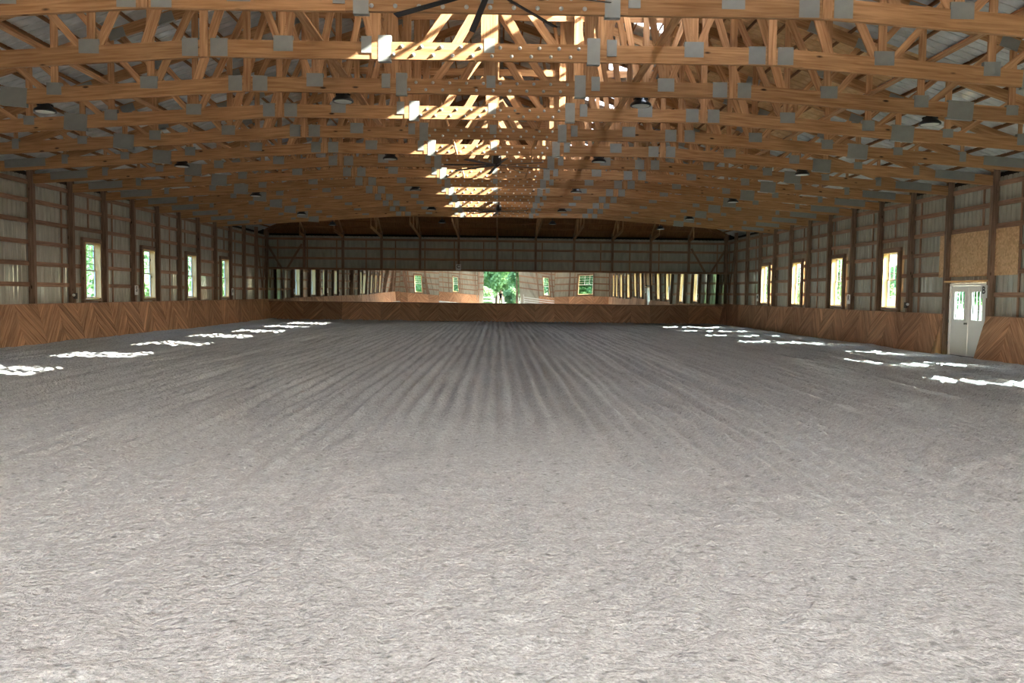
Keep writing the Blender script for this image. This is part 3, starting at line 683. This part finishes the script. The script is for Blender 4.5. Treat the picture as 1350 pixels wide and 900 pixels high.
# continuous lateral bracing boards lying across the chords
for i, (x, z, lab) in enumerate(((-2.9, ZC+CD+.02, 'left of centre'), (2.9, ZC+CD+.02, 'right of centre'), (-7.6, zb(7.6)+CD+.02, 'over the left half'), (7.6, zb(7.6)+CD+.02, 'over the right half'))):
    o = board('lateral_brace', (x, 3.9*P, z), (x, 18.05*P, z), .14, .038, (0, 0, 1), 'web')
    tag(o, 'long lengthwise brace board lying on the truss chords, %s' % lab, 'brace', 'lengthwise brace boards on the trusses')
for i, (k, sx) in enumerate(((9, -1), (9, 1), (11, -1), (11, 1))):
    mb = board('cross_brace', (sx*1.35, k*P+.04, ZC+.95), (sx*1.05, (k+1)*P-.08, ZC+.03), .12, .038, (1, 0, 0), 'web')
    tag(mb, 'short slanted cross brace between trusses beside the ridge, %s of the %s pair' % ('left' if sx < 0 else 'right', 'nearer' if k == 9 else 'farther'), 'brace', 'slanted cross braces between trusses')

# ------------------------------------------------------------------ lamps and fans
def make_lamp():
    root = empty('high_bay_lamp')
    mb = MB(); mb.lathe([(0, .20), (.05, .20), (.075, .185), (.10, .15), (.135, .12), (.15, .085), (.20, .05), (.215, .02), (.215, 0), (.18, 0)], 24); mb.build('housing', 'black', root)
    fin = MB()
    for k in range(12):
        a = 2*math.pi*k/12; d = V((math.cos(a), math.sin(a), 0)); fin.box(d*.06+V((0, 0, .13)), d*.145+V((0, 0, .11)), .08, .006, V((-d.y, d.x, 0)))
    fin.build('cooling_fins', 'black', root)
    le = MB(); le.lathe([(.18, .004), (.17, -.006), (.09, -.012), (0, -.014)], 24); le.build('lens', 'lens', root)
    hk = MB(); hk.lathe([(.0, .20), (.012, .20), (.012, .33), (0, .33)], 8); hk.box((0, 0, .32), (0, -.24, .32), .03, .02, (0, 0, 1)); hk.build('bracket', 'black', root)
    return root
l0 = make_lamp(); first = True
RN = ['nearest', 'second nearest', 'middle', 'second farthest', 'farthest']; CN = {-9.0: 'left wall', -3.0: 'left of the ridge', 3.05: 'right of the ridge', 9.0: 'right wall'}
for r in range(5):
    for x in (-9.0, -3.0, 3.05, 9.0):
        o = l0 if first else copy_tree(l0); first = False
        z = zb(x)-.11; y = (7+3*r)*P + .28
        if r == 4: y = 19*P+.1; z = 5.60 if abs(x) < 5 else 5.40
        o.location = (x, y, z)
        col = CN[x]; place = ('in the column toward the %s' % col) if 'wall' in col else ('in the column just %s' % col)
        tag(o, 'black high-bay lamp %s, %s row' % (place, RN[r]), 'lamp', 'high-bay lamps under the trusses')
def make_fan():
    root = empty('ceiling_fan')
    MB().lathe([(0, .30), (.06, .30), (.11, .26), (.13, .16), (.13, .05), (.10, 0), (.05, -.05), (0, -.055)], 20).build('motor', 'black', root)
    MB().lathe([(0, .30), (.025, .30), (.025, .60), (0, .60)], 10).build('down_rod', 'black', root)
    for k in range(8):
        a = R(10+45*k); d = V((math.cos(a), math.sin(a), 0)); t = V((-d.y, d.x, .28)).normalized()
        mb = MB(); up = d.cross(t).normalized(); z = V((0, 0, -.02))
        mb.prism([d*.10-t*.035+z, d*1.55-t*.045+V((0, 0, -.07)), d*1.55+t*.045+V((0, 0, -.07)), d*.10+t*.035+z], up*.012); mb.build('blade', 'black', root)
    return root
f0 = make_fan()
for i, (x, y, z, lab) in enumerate(((.06, 10.6, 5.52, 'cut by the top of the picture'), (.10, 24.8, 5.52, 'in the middle of the hall'), (.12, 38.7, 5.54, 'farthest, near the mirror end'))):
    o = f0 if i == 0 else copy_tree(f0)
    o.location = (x, y, z); tag(o, 'black many-bladed ceiling fan under the ridge, %s' % lab, 'fan', 'ceiling fans along the ridge')
    hb = board('fan_beam', (x, math.floor(y/P)*P+.06, z+.66), (x, math.ceil(y/P)*P-.06, z+.66), .14, .06, (1, 0, 0), 'web')
    tag(hb, 'short timber carrying the ceiling fan %s' % lab, 'beam', 'timbers carrying the fans')

# ------------------------------------------------------------------ mirrors on the far wall
def mirrors():
    rng = random.Random(5); z0, z1 = 1.165, 3.15; y = YF-.30; xs = [-W+.22]
    k = -5.5
    while k < 6: xs.append(k*P); k += 1
    xs.append(W-.22); nn = len(xs)-1
    for i in range(nn):
        a, b = xs[i]+.004, xs[i+1]-.004; nx, nz = 14, 10; w = b-a; cx = (a+b)/2
        mid = abs(cx) < .6*P
        bx = rng.uniform(-.006, .006)*(.25 if mid else 1); bz = rng.uniform(.0, .007)*(.3 if mid else 1); tw = rng.uniform(-.010, .010)*(.15 if mid else 1); ph = rng.uniform(0, 6.28); rip = rng.uniform(.0002, .0010)*(0 if mid else 1)
        mb = MB(); vs = []
        root = empty('wall_mirror', (cx, y, z0))
        for r in range(nz+1):
            for c in range(nx+1):
                u, v = c/nx, r/nz
                d = bx*(1-(2*u-1)**2) + bz*(1-(2*v-1)**2) + tw*(u-.5)*(v-.5) + rip*math.sin(9*u+ph) - .0042*(z1-z0)*v
                mb.v.append((a+w*u-cx, d, (z1-z0)*v))
        for r in range(nz):
            for c in range(nx):
                p = r*(nx+1)+c; mb.face((p, p+1, p+nx+2, p+nx+1), [(0, 0), (1, 0), (1, 1), (0, 1)], 0., True)
        mb.build('glass', 'mirror', root)
        MB().bx((a-cx, .012, 0), (b-cx, .03, z1-z0)).build('backing', 'frame_dark', root)
        place = 'filling the left corner' if i == 0 else 'filling the right corner' if i == nn-1 else '%s from the left corner' % ORD[i]
        tag(root, 'tall mirror panel in the long row on the end wall, %s' % place, 'mirror', 'mirror panels on the end wall')
    for nm, z in (('upper', z1+.035), ('lower', z0-.03)):
        o = board('mirror_rail', (-W+.2, y+.02, z), (W-.2, y+.02, z), .05, .06, (0, 1, 0), 'girt'); tag(o, 'thin %s timber rail along the row of mirrors' % nm, 'rail')
mirrors()

# ------------------------------------------------------------------ letter signs, outlet boxes
def sign(ch, loc, rz, label):
    root = empty('letter_sign', loc, rz); MB().bx((-.16, 0, -.19), (.16, .012, .19)).build('board', 'sign', root)
    cu = bpy.data.curves.new('letter', 'FONT'); cu.body = ch; cu.size = .30; cu.extrude = .002; cu.align_x = 'CENTER'; cu.align_y = 'CENTER'; cu.offset = .006
    cu.materials.append(M['ink']); tmp = bpy.data.objects.new('letter', cu); me = bpy.data.meshes.new_from_object(tmp); bpy.data.objects.remove(tmp)
    if not me.materials: me.materials.append(M['ink'])
    o = link('letter', me, root); o.location = (0, -.003, .035); o.rotation_euler = (R(90), 0, 0)
    tag(root, label, 'sign', 'arena letter signs')
XI = W-.19-.015
sign('B', (XI, 24.55, 1.98), R(-90), 'white letter sign reading B beside the double door')
sign('R', (XI, 14*P+.02, 1.70), R(-90), 'white letter sign reading R on a right wall post')
sign('M', (XI, 19*P, 1.70), R(-90), 'white letter sign reading M on the right wall near the mirrors')
sign('S', (-XI, 14*P+.02, 1.74), R(90), 'white letter sign reading S on a left wall post')
sign('H', (-XI, 19*P, 1.70), R(90), 'white letter sign reading H on the left wall near the mirrors')
sign('C', (-P, YF-.34, 3.40), 0, 'white letter sign reading C above the mirrors')
for s, lab in ((-1, 'left'), (1, 'right')):
    o = empty('outlet_box', (s*(W-.19), 12*P, 1.52)); MB().bx((-.05, -.07, -.1), (.05, .07, .1)).build('box', 'greybox', o); MB().lathe([(0, 0), (.05, 0), (.05, .03), (0, .035)], 10, (0, -.10, .03), 'Y').build('cover', 'white_pvc', o)
    tag(o, 'small grey outlet box on a post of the %s wall' % lab, 'outlet box', 'outlet boxes on posts')

# ------------------------------------------------------------------ the photographer and the phone, seen in the mirrors
def skin(name, verts, edges, mat, parent, sub=2, root=0):
    me = bpy.data.meshes.new(name); me.from_pydata([v[:3] for v in verts], edges, []); me.materials.append(M[mat]); o = link(name, me, parent)
    sl = me.skin_vertices if len(me.skin_vertices) else None
    bm = bmesh.new(); bm.from_mesh(me); lay = bm.verts.layers.skin.verify(); bm.verts.ensure_lookup_table()
    for i, v in enumerate(verts):
        bm.verts[i][lay].radius = (v[3], v[4] if len(v) > 4 else v[3]); bm.verts[i][lay].use_root = (i == root)
    bm.to_mesh(me); bm.free()
    m = o.modifiers.new('skin', 'SKIN'); m.use_smooth_shade = True; s = o.modifiers.new('sub', 'SUBSURF'); s.levels = sub; s.render_levels = sub
    return o
def person():
    M['skin'] = plain('skin_tone', srgb(206, 164, 138), .55); M['shirt'] = plain('dark_shirt_cloth', srgb(44, 46, 50), .9); M['trousers'] = plain('pale_khaki_cloth', srgb(196, 184, 164), .9)
    M['hair'] = plain('brown_hair', srgb(74, 54, 40), .7); M['shoe'] = plain('brown_shoe_leather', srgb(78, 58, 44), .6)
    root = empty('person', (.23, -.46, 0)); tag(root, 'person in dark shirt and pale trousers holding up a phone, reflected in the centre mirror', 'person')
    v = [(0, 0, .98, .13, .10), (0, -.01, 1.15, .125, .095), (0, -.01, 1.32, .145, .10), (0, -.01, 1.46, .11, .085), (0, 0, 1.54, .05), (0, .015, 1.62, .055), (0, .02, 1.70, .078, .085), (0, .015, 1.79, .075, .085), (0, .005, 1.84, .045)]
    e = [(i, i+1) for i in range(8)]
    for s in (-1, 1):
        i = len(v); v += [(s*.17, 0, 1.46, .055), (s*.24, .08, 1.32, .045), (s*.23, .16, 1.25, .040), (s*.15, .28, 1.48, .034), (s*.075, .365, 1.68, .026, .022), (s*.052, .39, 1.735, .034, .018)]
        e += [(3, i)] + [(i+j, i+j+1) for j in range(5)]
        for f, (dx, dy, dz, ln) in enumerate(((-.012, .028, .045, 1), (-.004, .030, .030, 1.05), (.0, .030, .012, 1), (.002, .028, -.006, .85), (-.03, .006, .035, .8))):
            j = len(v); b0 = V(v[i+5][:3]); a = b0+V((s*dx, dy, dz)); c = a + V((-s*.026*ln, .010, .006)); d = c+V((-s*.018*ln, -.012, .002))
            for q, r in ((a, .0095), (c, .009), (d, .008)): v.append((q.x, q.y, q.z, r))
            e += [(i+5, j), (j, j+1), (j+1, j+2)]
    for s in (-1, 1):
        i = len(v); v += [(s*.10, 0, .90, .085), (s*.11, .015, .52, .058), (s*.115, .0, .30, .052), (s*.115, -.01, .10, .036), (s*.118, .03, .05, .036), (s*.13, .14, .035, .03)]
        e += [(0, i)] + [(i+j, i+j+1) for j in range(5)]
    skin('body', v, e, 'skin', root)
    sv = [(0, 0, .96, .155, .12), (0, -.01, 1.15, .148, .115), (0, -.01, 1.32, .168, .12), (0, -.01, 1.46, .125, .10)]; se = [(0, 1), (1, 2), (2, 3)]
    for s in (-1, 1):
        i = len(sv); sv += [(s*.175, 0, 1.465, .070), (s*.235, .07, 1.335, .064)]; se += [(3, i), (i, i+1)]
    skin('shirt', sv, se, 'shirt', root)
    tv = [(0, 0, .96, .15, .115)]; te = []
    for s in (-1, 1):
        i = len(tv); tv += [(s*.10, 0, .86, .098), (s*.11, .012, .52, .075), (s*.115, 0, .30, .068), (s*.115, -.01, .10, .062)]; te += [(0, i)] + [(i+j, i+j+1) for j in range(3)]
    skin('trousers', tv, te, 'trousers', root)
    for s in (-1, 1): skin('shoe', [(s*.118, -.03, .055, .05, .05), (s*.12, .06, .045, .048, .042), (s*.13, .15, .038, .042, .034)], [(0, 1), (1, 2)], 'shoe', root)
    skin('hair', [(0, -.045, 1.70, .066, .07), (0, -.02, 1.81, .082, .085), (0, .02, 1.865, .05, .05)], [(0, 1), (1, 2)], 'hair', root)
    for s in (-1, 1):
        MB().lathe([(0, -.009), (.007, -.006), (.009, 0), (.007, .006), (0, .009)], 8, (s*.032, .098, 1.735)).build('eye', 'ink', root)
    MB().prism([(-.012, .10, 1.69), (.012, .10, 1.69), (0, .095, 1.735)], (0, .02, -.004)).build('nose', 'skin', root); MB().bx((-.024, .094, 1.655), (.024, .102, 1.664)).build('mouth', 'shoe', root)
    for s in (-1, 1): MB().bx((s*.082-.012, -.005, 1.69), (s*.082+.012, .03, 1.75)).build('ear', 'skin', root)
    ph = empty('phone', (.23, -.04, 1.757)); MB().bx((-.075, -.004, -.037), (.075, .004, .037)).build('case', 'black', ph); MB().bx((-.07, -.006, -.033), (.07, -.004, .033)).build('screen', 'ink', ph)
    tag(ph, 'black phone held up by the person in the centre mirror', 'phone')
person()

# ------------------------------------------------------------------ outside: ground, trees, rail fences
g = MB().bx((-120, -110, -.35), (120, 130, -.25)).build('ground', 'ground'); tag(g, 'grass around the building seen through windows and doorway', 'ground', kind='structure')
g = MB().bx((-19, 10, -.26), (-15.3, 75, -.2)).build('path', 'gravel'); tag(g, 'grey gravel strip outside the left wall windows', 'path', kind='structure')
g = MB().bx((-6, -15, -.26), (7, YN-.1, -.12)).build('path', 'gravel'); tag(g, 'grey gravel apron outside the open doorway', 'path', kind='structure')
def tree_meshes():
    out = []
    for q in range(3):
        rs = np.random.RandomState(20+q); mb = MB(); nl = 5200
        cl = rs.normal(size=(26, 3)); cl /= np.linalg.norm(cl, axis=1)[:, None]; cl *= rs.uniform(.45, .95, (26, 1)); cl *= np.array([2.3, 2.3, 3.0])
        for k in range(nl):
            c = cl[rs.randint(26)]; d = rs.normal(size=3); d /= np.linalg.norm(d); p = V(c + d*rs.uniform(.4, 1.0)*1.05) + V((0, 0, 5.2))
            a = V(rs.normal(size=3)).normalized(); b = a.orthogonal().normalized(); s = rs.uniform(.15, .27); i = len(mb.v)
            for (m_, n_) in ((-1, 0), (0, -.6), (1, 0), (0, .6)): mb.v.append(tuple(p + a*(m_*s) + b*(n_*s)))
            mb.face((i, i+1, i+2, i+3), [(0, 0), (1, 0), (1, 1), (0, 1)], float(rs.uniform(.05, .6)))
        tk = MB(); tk.lathe([(.22, 0), (.15, 1.2), (.12, 3.0), (.05, 6)], 8)
        out.append((mb.mesh('crown', 'leaf'), tk.mesh('trunk', 'bark')))
    return out
TM = tree_meshes()
def tree(x, y, sc, k, label, group):
    r = empty('leafy_tree', (x, y, -1.9), random.uniform(0, 6)); r.scale = (sc, sc, sc*.95); link('crown', TM[k][0], r); link('trunk', TM[k][1], r); tag(r, label, 'tree', group)
tn = 0
for row, (y, xs_) in enumerate(((-21, (-13.4, -4.6, 4.2, 13)), (-32, (-17.5, -8.8, -.4, 8.2, 16.8)), (-45.5, (-13, -4.4, 4.2, 12.8)))):
    for j, x in enumerate(xs_):
        tree(x, y, 1.18, (j+row) % 3, 'leafy tree outside the doorway, %s row, %s from the left in the mirrors' % (('front', 'middle', 'back')[row], ORD[len(xs_)-1-j]), 'trees outside the doorway')
for i in range(7):
    tree(-30+random.uniform(-1, 1), 50+9*i, 1.15, i % 3, 'leafy tree beyond the left wall windows, %s from the doorway end' % ORD[i], 'trees beyond the left wall')
for i in range(8):
    tree(41+random.uniform(-1, 1), 62+10*i, 1.1, i % 3, 'leafy tree beyond the right wall windows, %s from the doorway end' % ORD[i], 'trees beyond the right wall')
for i in range(6):
    o = link('leafy_shrub', TM[i % 3][0]); o.location = (-8.5+3.4*i, -16.6-(i % 2)*.8, -1.35); o.scale = (.46, .46, .46); o.rotation_euler = (0, 0, i*1.3)
    tag(o, 'low leafy shrub outside the doorway, %s from the left in the mirrors' % ORD[i], 'shrub', 'shrubs outside the doorway')
def fence(x0, y0, x1, y1, label, n):
    root = empty('rail_fence', (x0, y0, -.25)); d = V((x1-x0, y1-y0, 0)); nn = V((-d.y, d.x, 0)).normalized()
    for k in range(n+1): board('fence_post', d*(k/n), d*(k/n)+V((0, 0, 1.45)), .11, .11, nn, 'white_pvc', root)
    for z in (.45, .85, 1.25): board('fence_rail', V((0, 0, z)), d+V((0, 0, z)), .14, .04, nn, 'white_pvc', root)
    tag(root, label, 'fence')
fence(-19.5, 20, -19.5, 66, 'white three-rail fence outside the left wall windows', 18)
fence(-.7, -13, -6.5, -13, 'white three-rail fence outside the doorway', 3)
# a white jump rail parked by the doorway wall, seen low in the mirrors
def jump(x, y):
    root = empty('jump_gate', (x, y, 0)); 
    for s in (-1, 1):
        MB().bx((s*1.75-.05, -.05, 0), (s*1.75+.05, .05, 1.2)).build('upright', 'white_pvc', root); MB().bx((s*1.75-.05, -.3, 0), (s*1.75+.05, .3, .08)).build('foot', 'white_pvc', root)
    for z in (.35, .6, .85): MB().bx((-1.72, -.03, z), (1.72, .03, z+.1)).build('rail', 'white_pvc', root)
    tag(root, 'white jump gate parked beside the open doorway, low in the mirrors', 'jump')
jump(5.6, YN+1.3)
